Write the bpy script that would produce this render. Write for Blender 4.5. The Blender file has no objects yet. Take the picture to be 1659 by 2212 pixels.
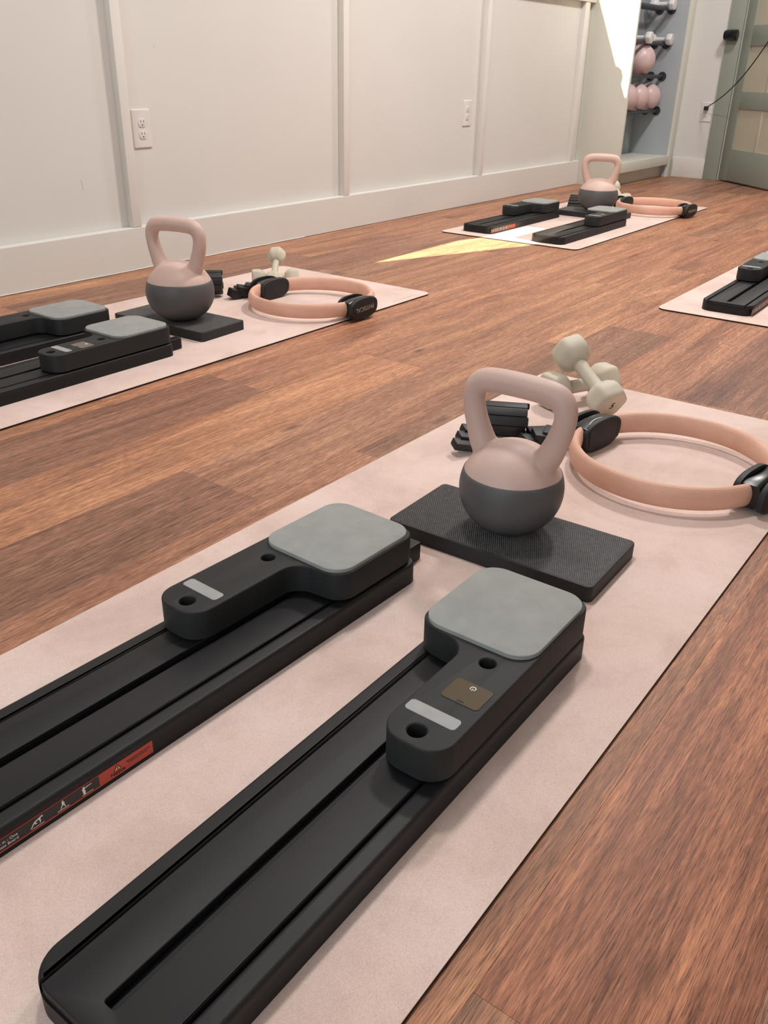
import bpy, bmesh, math, random
from mathutils import Vector, Matrix
from mathutils.geometry import tessellate_polygon

random.seed(7)
S = bpy.context.scene
C = S.collection

# ------------------------------------------------------------------ camera
CAM_H = 0.68
YAW, PITCH, ROLL, FPX = 0.629854413, 0.473491144, -0.0194056446, 1875.68
fw = Vector((math.cos(PITCH)*math.cos(YAW), math.cos(PITCH)*math.sin(YAW), -math.sin(PITCH)))
rt = Vector((math.sin(YAW), -math.cos(YAW), 0))
dn = fw.cross(rt)
r2 = rt*math.cos(ROLL)+dn*math.sin(ROLL)
d2 = dn*math.cos(ROLL)-rt*math.sin(ROLL)
cam_data = bpy.data.cameras.new('camera')
cam_data.sensor_fit = 'VERTICAL'
cam_data.sensor_height = 36
cam_data.lens = FPX/2212*36
cam_data.clip_start = 0.02
cam = bpy.data.objects.new('camera', cam_data)
C.objects.link(cam)
m3 = Matrix((r2, -d2, -fw)).transposed()
cam.matrix_world = Matrix.Translation((0, 0, CAM_H)) @ m3.to_4x4()
S.camera = cam

# ------------------------------------------------------------------ colour management, world, lights
S.view_settings.view_transform = 'Standard'
S.view_settings.look = 'None'
S.view_settings.gamma = 1
S.view_settings.use_curve_mapping = False
S.view_settings.exposure = 0.0
S.cycles.max_bounces = 4
S.cycles.diffuse_bounces = 3
S.cycles.glossy_bounces = 2
S.cycles.adaptive_threshold = 0.03
S.cycles.use_light_tree = False
S.cycles.sample_clamp_indirect = 4

W = bpy.data.worlds.new('sky')
S.world = W
W.use_nodes = True
W.node_tree.nodes['Background'].inputs[0].default_value = (0.62, 0.75, 1.0, 1)
W.node_tree.nodes['Background'].inputs[1].default_value = 1.2

SUN_AZ, SUN_EL = math.radians(75), math.radians(17)
SUN_D = Vector((math.cos(SUN_EL)*math.cos(SUN_AZ), math.cos(SUN_EL)*math.sin(SUN_AZ), -math.sin(SUN_EL)))
sun_l = bpy.data.lights.new('sun', 'SUN')
sun_l.energy = 62
sun_l.angle = math.radians(0.05)
sun_l.color = (1.0, 0.88, 0.62)
sun = bpy.data.objects.new('sun', sun_l)
C.objects.link(sun)
sun.location = (0, -8, 6)
sun.rotation_euler = SUN_D.to_track_quat('-Z', 'Y').to_euler()


def area_light(name, loc, direction, sx, sy, energy, color, shape='RECTANGLE'):
    l = bpy.data.lights.new(name, 'AREA')
    l.shape = shape
    l.size = sx
    l.size_y = sy
    l.energy = energy
    l.color = color
    o = bpy.data.objects.new(name, l)
    C.objects.link(o)
    o.location = loc
    o.rotation_euler = Vector(direction).to_track_quat('-Z', 'Z').to_euler()
    return o


X0, X1, Y0R, Y1W, ZC = -1.8, 6.76, -2.6, 2.689, 2.8
# fill lamps added inside the closed cloths, standing in for window daylight
area_light('rear_daylight_fill', (X0+0.06, 0.3, 1.45), (1, 0, 0.05), 2.6, 1.5, 36, (0.76, 0.90, 1.0))
area_light('right_daylight_fill', (1.9, Y0R+0.10, 1.45), (0, 1, 0.05), 3.6, 1.4, 4, (1.0, 0.95, 0.92))

LAMPS = [(1.4, 1.2), (3.4, 1.2), (5.4, 1.2)]
LAMP_E = (27, 58, 40)

# ------------------------------------------------------------------ helpers


def lin(c):
    return tuple(((v/255)/12.92 if v/255 <= 0.04045 else ((v/255+0.055)/1.055)**2.4) for v in c)+(1,)


def obj(name, me, mat=None, parent=None, loc=None, rot=None):
    o = bpy.data.objects.new(name, me)
    C.objects.link(o)
    if mat is not None and me is not None and len(me.materials) == 0:
        me.materials.append(mat)
    if parent is not None:
        o.parent = parent
    if loc is not None:
        o.location = loc
    if rot is not None:
        o.rotation_euler = rot
    return o


def thing(name, label, cat, loc=(0, 0, 0), rz=0, group=None, rot=None):
    o = bpy.data.objects.new(name, None)
    o.empty_display_size = 0.05
    C.objects.link(o)
    o.location = loc
    o.rotation_euler = rot if rot else (0, 0, rz)
    tag(o, label, cat, group)
    return o


def tag(o, label, cat, group=None):
    o['label'] = label
    o['category'] = cat
    if group:
        o['group'] = group
    return o


def structure(o, label=None):
    o['kind'] = 'structure'
    if label:
        o['label'] = label
    return o


def copy_tree(o, parent=None):
    c = o.copy()
    C.objects.link(c)
    c.parent = parent
    for ch in [x for x in o.children]:
        copy_tree(ch, c)
    return c


def mesh_from(bm, name, smooth=True, angle=40):
    bmesh.ops.remove_doubles(bm, verts=bm.verts, dist=1e-6)
    bmesh.ops.recalc_face_normals(bm, faces=bm.faces)
    if smooth:
        for f in bm.faces:
            f.smooth = True
        for e in bm.edges:
            if len(e.link_faces) == 2:
                try:
                    e.smooth = e.calc_face_angle() < math.radians(angle)
                except ValueError:
                    pass
    me = bpy.data.meshes.new(name)
    bm.to_mesh(me)
    bm.free()
    return me


def offset_loop(loop, d):
    n = len(loop)
    out = []
    for i in range(n):
        p0, p1, p2 = Vector(loop[i-1]), Vector(loop[i]), Vector(loop[(i+1) % n])
        a = (p1-p0)
        b = (p2-p1)
        if a.length < 1e-9 or b.length < 1e-9:
            out.append(tuple(p1))
            continue
        a.normalize()
        b.normalize()
        na = Vector((a.y, -a.x))
        nb = Vector((b.y, -b.x))
        m = na+nb
        if m.length < 1e-6:
            out.append(tuple(p1))
            continue
        m.normalize()
        k = d/max(0.4, m.dot(na))
        out.append((p1.x+m.x*k, p1.y+m.y*k))
    return out


def area2(l):
    return sum(l[i-1][0]*l[i][1]-l[i][0]*l[i-1][1] for i in range(len(l)))


def ccw(l):
    return list(l) if area2(l) > 0 else list(reversed(l))


def plate_bm(bm, outer, holes, z0, z1, bev=0.0, draft=0.0, seg=3, both=False):
    """extrude an outline with holes; rounded top edge of radius bev, bottom flared by draft"""
    loops = [ccw(outer)]+[list(reversed(ccw(h))) for h in holes]
    tops, bots = [], []
    for k, lp in enumerate(loops):
        rings = []
        dr = draft if k == 0 else 0.0
        if both and bev > 0:
            for s in range(seg+1):
                t = s/seg*math.pi/2
                rings.append((offset_loop(lp, -bev*(1-math.sin(t))+dr), z0+bev*(1-math.cos(t))))
        else:
            rings.append((offset_loop(lp, dr), z0))
        if bev > 0:
            for s in range(seg+1):
                t = s/seg*math.pi/2
                rings.append((offset_loop(lp, -bev*(1-math.cos(t))), z1-bev*(1-math.sin(t))))
        else:
            rings.append((lp, z1))
        vr = [[bm.verts.new((p[0], p[1], z)) for p in r] for r, z in rings]
        n = len(lp)
        for a, b in zip(vr[:-1], vr[1:]):
            for i in range(n):
                j = (i+1) % n
                bm.faces.new((a[i], a[j], b[j], b[i]))
        tops.append(vr[-1])
        bots.append(vr[0])
    for rings in (tops, bots):
        flat = [v for r in rings for v in r]
        tri = tessellate_polygon([[Vector((v.co.x, v.co.y, 0)) for v in r] for r in rings])
        for t in tri:
            try:
                bm.faces.new([flat[i] for i in t])
            except ValueError:
                pass
    return bm


def plate(name, outer, holes, z0, z1, mat, parent=None, bev=0.0, draft=0.0, both=False, angle=40, seg=3):
    bm = bmesh.new()
    plate_bm(bm, outer, holes, z0, z1, bev, draft, seg, both)
    return obj(name, mesh_from(bm, name, True, angle), mat, parent)


def rpoly(pts, radii, seg=8):
    """polygon with rounded corners"""
    n = len(pts)
    out = []
    if not isinstance(radii, (list, tuple)):
        radii = [radii]*n
    for i in range(n):
        p0, p1, p2 = Vector(pts[i-1]), Vector(pts[i]), Vector(pts[(i+1) % n])
        r = radii[i]
        if r <= 0:
            out.append(tuple(p1))
            continue
        a = (p0-p1).normalized()
        b = (p2-p1).normalized()
        ang = math.acos(max(-1, min(1, a.dot(b))))
        d = min(r/math.tan(ang/2), 0.499*(p0-p1).length, 0.499*(p2-p1).length)
        rr = d*math.tan(ang/2)
        cen = p1+(a+b).normalized()*(rr/math.sin(ang/2))
        s = p1+a*d-cen
        e = p1+b*d-cen
        a0 = math.atan2(s.y, s.x)
        a1 = math.atan2(e.y, e.x)
        da = (a1-a0+math.pi) % (2*math.pi)-math.pi
        for k in range(seg+1):
            t = a0+da*k/seg
            out.append((cen.x+rr*math.cos(t), cen.y+rr*math.sin(t)))
    return out


def rrect(x0, x1, y0, y1, r, seg=8):
    return rpoly([(x0, y0), (x1, y0), (x1, y1), (x0, y1)], r, seg)


def circle(cx, cy, r, n=28, ry=None):
    ry = ry or r
    return [(cx+r*math.cos(2*math.pi*i/n), cy+ry*math.sin(2*math.pi*i/n)) for i in range(n)]


def clip(poly, f):
    """keep the part of the polygon where f(x,y) >= 0 (f linear)"""
    out = []
    n = len(poly)
    for i in range(n):
        a, b = poly[i], poly[(i+1) % n]
        fa, fb = f(*a), f(*b)
        if fa >= 0:
            out.append(a)
        if (fa >= 0) != (fb >= 0):
            t = fa/(fa-fb)
            out.append((a[0]+(b[0]-a[0])*t, a[1]+(b[1]-a[1])*t))
    return out


def box_bm(bm, x0, x1, y0, y1, z0, z1, bev=0.0):
    r = bmesh.ops.create_cube(bm, size=1)
    for v in r['verts']:
        v.co = Vector(((x0+x1)/2+v.co.x*(x1-x0), (y0+y1)/2+v.co.y*(y1-y0), (z0+z1)/2+v.co.z*(z1-z0)))
    if bev > 0:
        es = list({e for v in r['verts'] for e in v.link_edges})
        bmesh.ops.bevel(bm, geom=es, offset=bev, segments=2, affect='EDGES', profile=0.6)
    return bm


def box(name, x0, x1, y0, y1, z0, z1, mat, parent=None, bev=0.0):
    bm = bmesh.new()
    box_bm(bm, x0, x1, y0, y1, z0, z1, bev)
    return obj(name, mesh_from(bm, name, bev > 0, 50), mat, parent)


def lathe_bm(bm, prof, n=48):
    """prof: list of (r,z)"""
    rings = []
    for r, z in prof:
        if r < 1e-6:
            rings.append([bm.verts.new((0, 0, z))])
        else:
            rings.append([bm.verts.new((r*math.cos(2*math.pi*i/n), r*math.sin(2*math.pi*i/n), z)) for i in range(n)])
    for a, b in zip(rings[:-1], rings[1:]):
        for i in range(n):
            j = (i+1) % n
            if len(a) == 1 and len(b) == 1:
                continue
            if len(a) == 1:
                bm.faces.new((a[0], b[j], b[i]))
            elif len(b) == 1:
                bm.faces.new((a[i], a[j], b[0]))
            else:
                bm.faces.new((a[i], a[j], b[j], b[i]))
    return bm


def tube_bm(bm, pts, radii, n=16, closed=False, sx=1.0, sz=1.0, up=Vector((0, 0, 1))):
    """sweep an ellipse (sx sideways, sz along up) along a path"""
    m = len(pts)
    pts = [Vector(p) for p in pts]
    if not isinstance(radii, (list, tuple)):
        radii = [radii]*m
    rings = []
    side_prev = None
    for i in range(m):
        if closed:
            t = pts[(i+1) % m]-pts[i-1]
        else:
            t = pts[min(i+1, m-1)]-pts[max(i-1, 0)]
        t.normalize()
        s = t.cross(up)
        if s.length < 1e-4:
            s = side_prev or t.cross(Vector((1, 0, 0)))
        s.normalize()
        if side_prev is not None and s.dot(side_prev) < 0:
            s = -s
        side_prev = s
        u = s.cross(t).normalized()
        rings.append([bm.verts.new(pts[i]+s*(radii[i]*sx*math.cos(2*math.pi*k/n))+u*(radii[i]*sz*math.sin(2*math.pi*k/n))) for k in range(n)])
    pairs = list(zip(rings[:-1], rings[1:]))
    if closed:
        pairs.append((rings[-1], rings[0]))
    for a, b in pairs:
        for k in range(n):
            j = (k+1) % n
            bm.faces.new((a[k], a[j], b[j], b[k]))
    if not closed:
        bm.faces.new(rings[0])
        bm.faces.new(rings[-1])
    return bm


def eval_mesh(o, name):
    dg = bpy.context.evaluated_depsgraph_get()
    dg.update()
    me = bpy.data.meshes.new_from_object(o.evaluated_get(dg))
    me.name = name
    return me


def text_mesh(txt, size, name='lettering', depth=0.0002, align='CENTER', bold=0.0, shear=0.0, spacing=1.0):
    cu = bpy.data.curves.new('txt', 'FONT')
    cu.body = txt
    cu.size = size
    cu.align_x = align
    cu.align_y = 'CENTER'
    cu.extrude = depth
    cu.offset = bold
    cu.shear = shear
    cu.space_character = spacing
    cu.resolution_u = 3
    o = bpy.data.objects.new('txt', cu)
    C.objects.link(o)
    me = eval_mesh(o, name)
    bpy.data.objects.remove(o)
    bpy.data.curves.remove(cu)
    me.materials.clear()
    return me

# ------------------------------------------------------------------ materials


class NT:
    def __init__(s, name, rough=0.5, color=(128, 128, 128), spec=0.5):
        s.m = bpy.data.materials.new(name)
        s.m.use_nodes = True
        s.t = s.m.node_tree
        s.b = s.t.nodes['Principled BSDF']
        s.b.inputs['Roughness'].default_value = rough
        s.b.inputs['Specular IOR Level'].default_value = spec
        s.b.inputs['Base Color'].default_value = lin(color)

    def n(s, typ, **kw):
        nd = s.t.nodes.new(typ)
        for k, v in kw.items():
            if k in nd.inputs:
                nd.inputs[k].default_value = v
            else:
                setattr(nd, k, v)
        return nd

    def l(s, a, ao, b, bi):
        s.t.links.new(a.outputs[ao], b.inputs[bi])

    def coords(s, which='Object', scale=(1, 1, 1), rnd=0.0):
        tc = s.n('ShaderNodeTexCoord')
        mp = s.n('ShaderNodeMapping')
        mp.inputs['Scale'].default_value = scale
        s.l(tc, which, mp, 'Vector')
        if rnd:
            oi = s.n('ShaderNodeObjectInfo')
            mul = s.n('ShaderNodeMath', operation='MULTIPLY')
            mul.inputs[1].default_value = rnd
            s.l(oi, 'Random', mul, 0)
            cb = s.n('ShaderNodeCombineXYZ')
            s.l(mul, 0, cb, 'X')
            s.l(mul, 0, cb, 'Y')
            s.l(mul, 0, cb, 'Z')
            s.l(cb, 0, mp, 'Location')
        return mp

    def noise(s, mp, scale, detail=4, rough=0.55, dist=0.0):
        nz = s.n('ShaderNodeTexNoise')
        nz.inputs['Scale'].default_value = scale
        nz.inputs['Detail'].default_value = detail
        nz.inputs['Roughness'].default_value = rough
        nz.inputs['Distortion'].default_value = dist
        s.l(mp, 0, nz, 'Vector')
        return nz

    def ramp(s, src, stops, out='Fac'):
        r = s.n('ShaderNodeValToRGB')
        e = r.color_ramp.elements
        while len(e) < len(stops):
            e.new(0.5)
        for i, (p, c) in enumerate(stops):
            e[i].position = p
            e[i].color = c if len(c) == 4 else lin(c)
        s.l(src, out if out in src.outputs else 0, r, 'Fac')
        return r

    def mix(s, a, b, fac=0.5, mode='MIX', facsrc=None):
        mx = s.n('ShaderNodeMix', data_type='RGBA', blend_type=mode)
        mx.inputs[0].default_value = fac
        if facsrc:
            s.t.links.new(facsrc, mx.inputs[0])
        for src, i in ((a, 6), (b, 7)):
            if isinstance(src, tuple):
                mx.inputs[i].default_value = src if len(src) == 4 else lin(src)
            else:
                s.t.links.new(src, mx.inputs[i])
        return mx.outputs[2]

    def bump(s, src, strength=0.2, dist=0.001):
        b = s.n('ShaderNodeBump')
        b.inputs['Strength'].default_value = strength
        b.inputs['Distance'].default_value = dist
        s.t.links.new(src, b.inputs['Height'])
        s.t.links.new(b.outputs[0], s.b.inputs['Normal'])
        return b

    def col(s, out):
        s.t.links.new(out, s.b.inputs['Base Color'])

    def rough(s, src, lo, hi):
        mr = s.n('ShaderNodeMapRange')
        mr.inputs['To Min'].default_value = lo
        mr.inputs['To Max'].default_value = hi
        s.t.links.new(src, mr.inputs['Value'])
        s.t.links.new(mr.outputs[0], s.b.inputs['Roughness'])


def simple(name, color, rough=0.5, noise_amt=0.06, scale=18, spec=0.5, bump=0.0, bscale=300):
    t = NT(name, rough, color, spec)
    mp = t.coords('Object')
    nz = t.noise(mp, scale, 5)
    a = tuple(max(0, v*(1-noise_amt)) for v in color)
    b = tuple(min(255, v*(1+noise_amt)) for v in color)
    t.col(t.ramp(nz, [(0.3, a), (0.7, b)]).outputs[0])
    if bump:
        t.bump(t.noise(mp, bscale, 2).outputs[0], bump, 0.0006)
    return t.m


MAT = {}


def wood_material():
    t = NT('wood_plank', 0.4, spec=0.26)
    mp = t.coords('Object', (1, 1, 1), 37.0)
    # broad figure, stretched along the plank
    m1 = t.n('ShaderNodeMapping')
    m1.inputs['Scale'].default_value = (0.8, 9.0, 1)
    t.l(mp, 0, m1, 'Vector')
    big = t.noise(m1, 1.6, 6, 0.6, 0.9)
    # cathedral lines
    m2 = t.n('ShaderNodeMapping')
    m2.inputs['Scale'].default_value = (2.0, 18.0, 1)
    t.l(mp, 0, m2, 'Vector')
    ring = t.noise(m2, 1.5, 3, 0.5, 1.2)
    sn = t.n('ShaderNodeMath', operation='MULTIPLY')
    sn.inputs[1].default_value = 55
    t.l(ring, 'Fac', sn, 0)
    sn2 = t.n('ShaderNodeMath', operation='SINE')
    t.l(sn, 0, sn2, 0)
    # fine pores
    m3_ = t.n('ShaderNodeMapping')
    m3_.inputs['Scale'].default_value = (15, 370, 1)
    t.l(mp, 0, m3_, 'Vector')
    fine = t.noise(m3_, 3.0, 3, 0.6, 0.3)
    m4 = t.n('ShaderNodeMapping')
    m4.inputs['Scale'].default_value = (2.6, 95, 1)
    t.l(mp, 0, m4, 'Vector')
    mid = t.noise(m4, 2.0, 4, 0.6, 0.4)
    base = t.ramp(big, [(0.26, (145, 110, 93)), (0.44, (184, 139, 114)), (0.58, (205, 158, 129)), (0.76, (231, 183, 149))])
    lines = t.ramp(sn2, [(0.0, (214, 206, 200)), (0.8, (255, 255, 255))])
    c = t.mix(base.outputs[0], lines.outputs[0], 0.42, 'MULTIPLY')
    midr = t.ramp(mid, [(0.30, (186, 174, 168)), (0.6, (255, 255, 255))])
    c = t.mix(c, midr.outputs[0], 0.75, 'MULTIPLY')
    finer = t.ramp(fine, [(0.34, (112, 92, 84)), (0.47, (205, 198, 194)), (0.56, (225, 221, 218)), (0.68, (255, 255, 255))])
    c = t.mix(c, finer.outputs[0], 0.9, 'MULTIPLY')
    # rare knots
    vor = t.n('ShaderNodeTexVoronoi')
    vor.inputs['Scale'].default_value = 1.0
    m5 = t.n('ShaderNodeMapping')
    m5.inputs['Scale'].default_value = (2.6, 7.5, 1)
    t.l(mp, 0, m5, 'Vector')
    t.l(m5, 0, vor, 'Vector')
    kn = t.ramp(vor, [(0.02, (92, 76, 70)), (0.10, (255, 255, 255))], 'Distance')
    c = t.mix(c, kn.outputs[0], 0.7, 'MULTIPLY')
    oi = t.n('ShaderNodeObjectInfo')
    c = t.mix(c, oi.outputs['Color'], 1.0, 'MULTIPLY')
    t.col(c)
    t.rough(fine.outputs[0], 0.34, 0.52)
    t.bump(fine.outputs[0], 0.25, 0.0006)
    return t.m


def suede_material():
    t = NT('mat_suede', 0.85, spec=0.25)
    mp = t.coords('Object')
    a = t.noise(mp, 5.5, 5, 0.6, 0.4)
    b = t.noise(mp, 26, 5, 0.65, 0.2)
    f = t.noise(mp, 900, 2, 0.7)
    c1 = t.ramp(a, [(0.3, (216, 188, 176)), (0.5, (231, 204, 192)), (0.72, (238, 215, 206))]).outputs[0]
    c2 = t.ramp(b, [(0.25, (226, 219, 215)), (0.5, (255, 255, 255))]).outputs[0]
    c = t.mix(c1, c2, 0.28, 'MULTIPLY')
    c3 = t.ramp(f, [(0.3, (214, 208, 204)), (0.6, (255, 255, 255))]).outputs[0]
    c = t.mix(c, c3, 0.55, 'MULTIPLY')
    t.col(c)
    t.bump(f.outputs[0], 0.35, 0.0006)
    t.b.inputs['Sheen Weight'].default_value = 0.25
    t.b.inputs['Sheen Roughness'].default_value = 0.5
    return t.m


def wall_material(name, color):
    t = NT(name, 0.38, color, 0.4)
    mp = t.coords('Object')
    a = t.noise(mp, 1.1, 3)
    b = t.noise(mp, 60, 4)
    lo = tuple(v*0.975 for v in color)
    t.col(t.ramp(a, [(0.3, lo), (0.7, color)]).outputs[0])
    t.bump(b.outputs[0], 0.06, 0.001)
    return t.m


MAT['wood'] = wood_material()
MAT['suede'] = suede_material()
MAT['rubber'] = simple('black_rubber', (24, 22, 21), 0.8, 0.1, 40)
MAT['wall'] = wall_material('cream_wall_paint', (223, 220, 214))
MAT['trim'] = wall_material('cream_trim_paint', (227, 223, 216))
MAT['ceil'] = simple('ceiling_paint', (235, 232, 226), 0.8, 0.02, 3)
MAT['cab'] = wall_material('cabinet_paint', (224, 223, 210))
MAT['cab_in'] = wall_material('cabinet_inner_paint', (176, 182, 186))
MAT['door'] = wall_material('sage_door_paint', (150, 156, 144))
MAT['door_panel'] = wall_material('door_panel_cream', (198, 190, 168))
MAT['mat_logo'] = simple('mat_logo_print', (196, 172, 166), 0.8, 0.05, 60)
MAT['scuff'] = simple('scuff', (178, 168, 156), 0.7)
MAT['subfloor'] = simple('subfloor', (50, 36, 30), 0.9)


def plastic_black(name, color, rough):
    t = NT(name, rough, color, 0.5 if 'gloss' in name else (0.3 if 'side' in name else 0.36))
    mp = t.coords('Object')
    a = t.noise(mp, 9, 4, 0.6)
    f = t.noise(mp, 1400, 2)
    t.col(t.ramp(a, [(0.3, tuple(v*0.92 for v in color)), (0.7, tuple(v*1.08 for v in color))]).outputs[0])
    t.rough(a.outputs[0], rough-0.07, rough+0.07)
    t.bump(f.outputs[0], 0.10, 0.0003)
    return t.m


MAT['plastic'] = plastic_black('black_plastic', (23, 22, 24), 0.52)
MAT['plastic_side'] = plastic_black('black_plastic_side', (22, 21, 22), 0.52)
MAT['carriage'] = plastic_black('carriage_side_plastic', (38, 38, 38), 0.6)
MAT['plastic_dark'] = plastic_black('slot_black', (8, 8, 9), 0.6)
MAT['grey_pad'] = simple('grey_foam_pad', (150, 151, 147), 0.75, 0.04, 30, 0.3, 0.1, 700)
MAT['grey_strip'] = simple('grey_strip', (158, 157, 156), 0.55, 0.03, 60, 0.4)
MAT['lcd'] = NT('display_glass', 0.12, (88, 78, 62), 0.6).m  # olive base lightened to include a warm reflection on the glass
MAT['white_print'] = NT('white_print', 0.5, (235, 233, 228)).m
MAT['red_print'] = NT('red_label', 0.45, (188, 66, 50)).m
MAT['black_print'] = NT('black_print', 0.5, (24, 20, 20)).m
MAT['label_black'] = NT('black_label', 0.4, (30, 27, 29)).m
MAT['yellow_print'] = NT('yellow_print', 0.5, (222, 178, 96)).m
MAT['tan_print'] = NT('tan_print', 0.5, (196, 170, 140)).m
MAT['grey_print'] = NT('grey_print', 0.5, (170, 160, 155)).m
MAT['kb_pink'] = simple('pink_vinyl', (206, 176, 164), 0.5, 0.03, 14, 0.4, 0.05, 900)
MAT['kb_dark'] = simple('charcoal_vinyl', (88, 86, 86), 0.5, 0.05, 14, 0.4, 0.05, 900)
MAT['db'] = simple('sage_neoprene', (204, 194, 174), 0.55, 0.03, 20, 0.4, 0.08, 900)
MAT['gloss_black'] = plastic_black('gloss_black_plastic', (20, 20, 22), 0.25)
MAT['soft_black'] = simple('black_foam', (26, 25, 27), 0.6, 0.08, 60)
MAT['neoprene'] = simple('black_neoprene', (23, 22, 24), 0.55, 0.1, 50, 0.5, 0.15, 600)
MAT['outlet'] = simple('outlet_white', (224, 219, 215), 0.35, 0.01, 10)
MAT['slot_grey'] = simple('outlet_slot', (70, 62, 58), 0.6)
MAT['ball'] = simple('pink_ball_vinyl', (216, 186, 184), 0.35, 0.03, 10)
MAT['white_db'] = simple('white_vinyl', (226, 222, 220), 0.45, 0.02, 10)
MAT['dark_metal'] = simple('dark_iron', (52, 56, 64), 0.45, 0.1, 30)
MAT['cord'] = simple('cord_black', (38, 38, 36), 0.5)
MAT['sun_mask'] = simple('sun_mask_cloth', (220, 214, 204), 0.9, 0.03, 8)


def foam_ring_material():
    t = NT('peach_foam', 0.62, (226, 172, 146), 0.35)
    mp = t.coords('Object')
    sep = t.n('ShaderNodeSeparateXYZ')
    t.l(mp, 0, sep, 0)
    mul = t.n('ShaderNodeMath', operation='MULTIPLY')
    mul.inputs[1].default_value = 2600
    t.l(sep, 'Z', mul, 0)
    sn = t.n('ShaderNodeMath', operation='SINE')
    t.l(mul, 0, sn, 0)
    nz = t.noise(mp, 12, 4)
    t.col(t.ramp(nz, [(0.3, (216, 166, 142)), (0.7, (229, 183, 161))]).outputs[0])
    t.bump(sn.outputs[0], 0.25, 0.0006)
    return t.m


def knurl_pad_material():
    t = NT('textured_black_foam', 0.6, (30, 29, 30), 0.5)
    mp = t.coords('Object')
    nz = t.noise(mp, 400, 2)
    t.col(t.ramp(nz, [(0.3, (24, 23, 24)), (0.7, (36, 35, 35))]).outputs[0])
    return t.m


MAT['foam_ring'] = foam_ring_material()
MAT['pad'] = knurl_pad_material()
MAT['pad_nub'] = simple('foam_nub_highlights', (96, 92, 91), 0.4, 0.15, 120, 0.5)  # lighter grey than the foam, highlights on the nubs put into the colour

# ------------------------------------------------------------------ the setting
# floor: subfloor with single planks
PW, PL, PY0, PT = 0.1945, 1.23, 0.010, 0.006
bm = bmesh.new()
box_bm(bm, X0-0.1, X1+0.1, Y0R-0.1, Y1W+0.1, -0.10, -PT)
floor = structure(obj('floor', mesh_from(bm, 'floor', False), MAT['subfloor']), 'brown wood plank floor of the exercise room')

ends = {0: 0.419, 1: 1.10, 2: 1.97, 3: 0.62, 4: 2.48, 5: 0.973, 6: 1.78, 7: 1.396, 8: 2.35, 9: 0.80, 10: 2.54, 11: 3.315, 12: 1.45, 13: 2.2, -1: 0.95, -2: 1.6, -3: 0.3}
PAL = [(1.25, 1.2, 1.15), (1.1, 1.06, 1.04), (1.35, 1.26, 1.14), (0.95, 0.92, 0.93), (1.3, 1.18, 1.1), (1.15, 1.13, 1.1), (1.4, 1.28, 1.12)]
TINT = {(5, 0.973): (0.93, 0.88, 0.90), (7, 1.396): (0.96, 0.91, 0.92), (4, 2.48): (0.90, 0.89, 0.91), (5, 2.203): (1.3, 1.24, 1.18), (6, 1.78): (1.5, 1.36, 1.18),
        (0, 1.649): (1.24, 0.94, 0.76), (0, 0.419): (1.25, 1.15, 1.0), (1, 1.10): (1.36, 1.16, 0.92), (4, 1.25): (1.25, 1.15, 1.08), (7, 2.626): (1.4, 1.26, 1.14), (5, 3.433): (1.4, 1.32, 1.2),
        (4, 3.71): (1.25, 1.14, 1.08), (2, 1.97): (1.1, 1.0, 0.96), (1, 2.33): (1.3, 1.14, 0.98), (3, 3.08): (1.25, 1.13, 1.05), (3, 1.85): (1.2, 1.1, 1.0), (2, 3.2): (0.95, 0.86, 0.86), (6, 3.01): (1.3, 1.2, 1.1), (8, 2.35): (1.35, 1.22, 1.1), (6, 0.55): (1.3, 1.18, 1.06), (4, 0.02): (1.2, 1.1, 1.0)}
plank_mesh = {}


def plank_me(length, width):
    key = (round(length, 3), round(width, 3))
    if key not in plank_mesh:
        g, b = 0.00006, 0.00025
        bm = bmesh.new()
        plate_bm(bm, [(g, g), (length-g, g), (length-g, width-g), (g, width-g)], [], -PT, 0, b, 0, 1)
        me = mesh_from(bm, 'plank', False)
        me.materials.append(MAT['wood'])
        plank_mesh[key] = me
    return plank_mesh[key]


row = int(math.floor((-1.75-PY0)/PW))
while PY0+row*PW < Y1W-0.001:
    ya = PY0+row*PW
    yb = min(ya+PW, Y1W)
    e0 = ends.get(row, random.uniform(0, PL))
    while e0 > X0:
        e0 -= PL
    x = e0
    while x < X1:
        xa, xb = max(x, X0), min(x+PL, X1)
        if xb-xa > 0.02 and not (xb < -0.3):
            p = obj('plank', plank_me(xb-xa, yb-ya), None, floor, (xa, ya, 0))
            tint = None
            for (r_, xe), tv in TINT.items():
                if r_ == row and abs(xe-(x+PL)) < 0.05:
                    tint = tv
            if tint is None:
                tint = random.choice(PAL)
                k = random.uniform(0.94, 1.05)
                tint = tuple(v*k for v in tint)
            p.color = tint+(1,)
        x += PL
    row += 1
# far remainder of the floor behind and right of the camera
box('floor_area', X0, -0.25, Y0R, Y1W, -PT, -0.0004, MAT['wood'], floor)['kind'] = 'stuff'
box('floor_area', -0.25, X1, Y0R, PY0+math.floor((-1.75-PY0)/PW)*PW-0.0005, -PT, -0.0004, MAT['wood'], floor)['kind'] = 'stuff'

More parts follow.
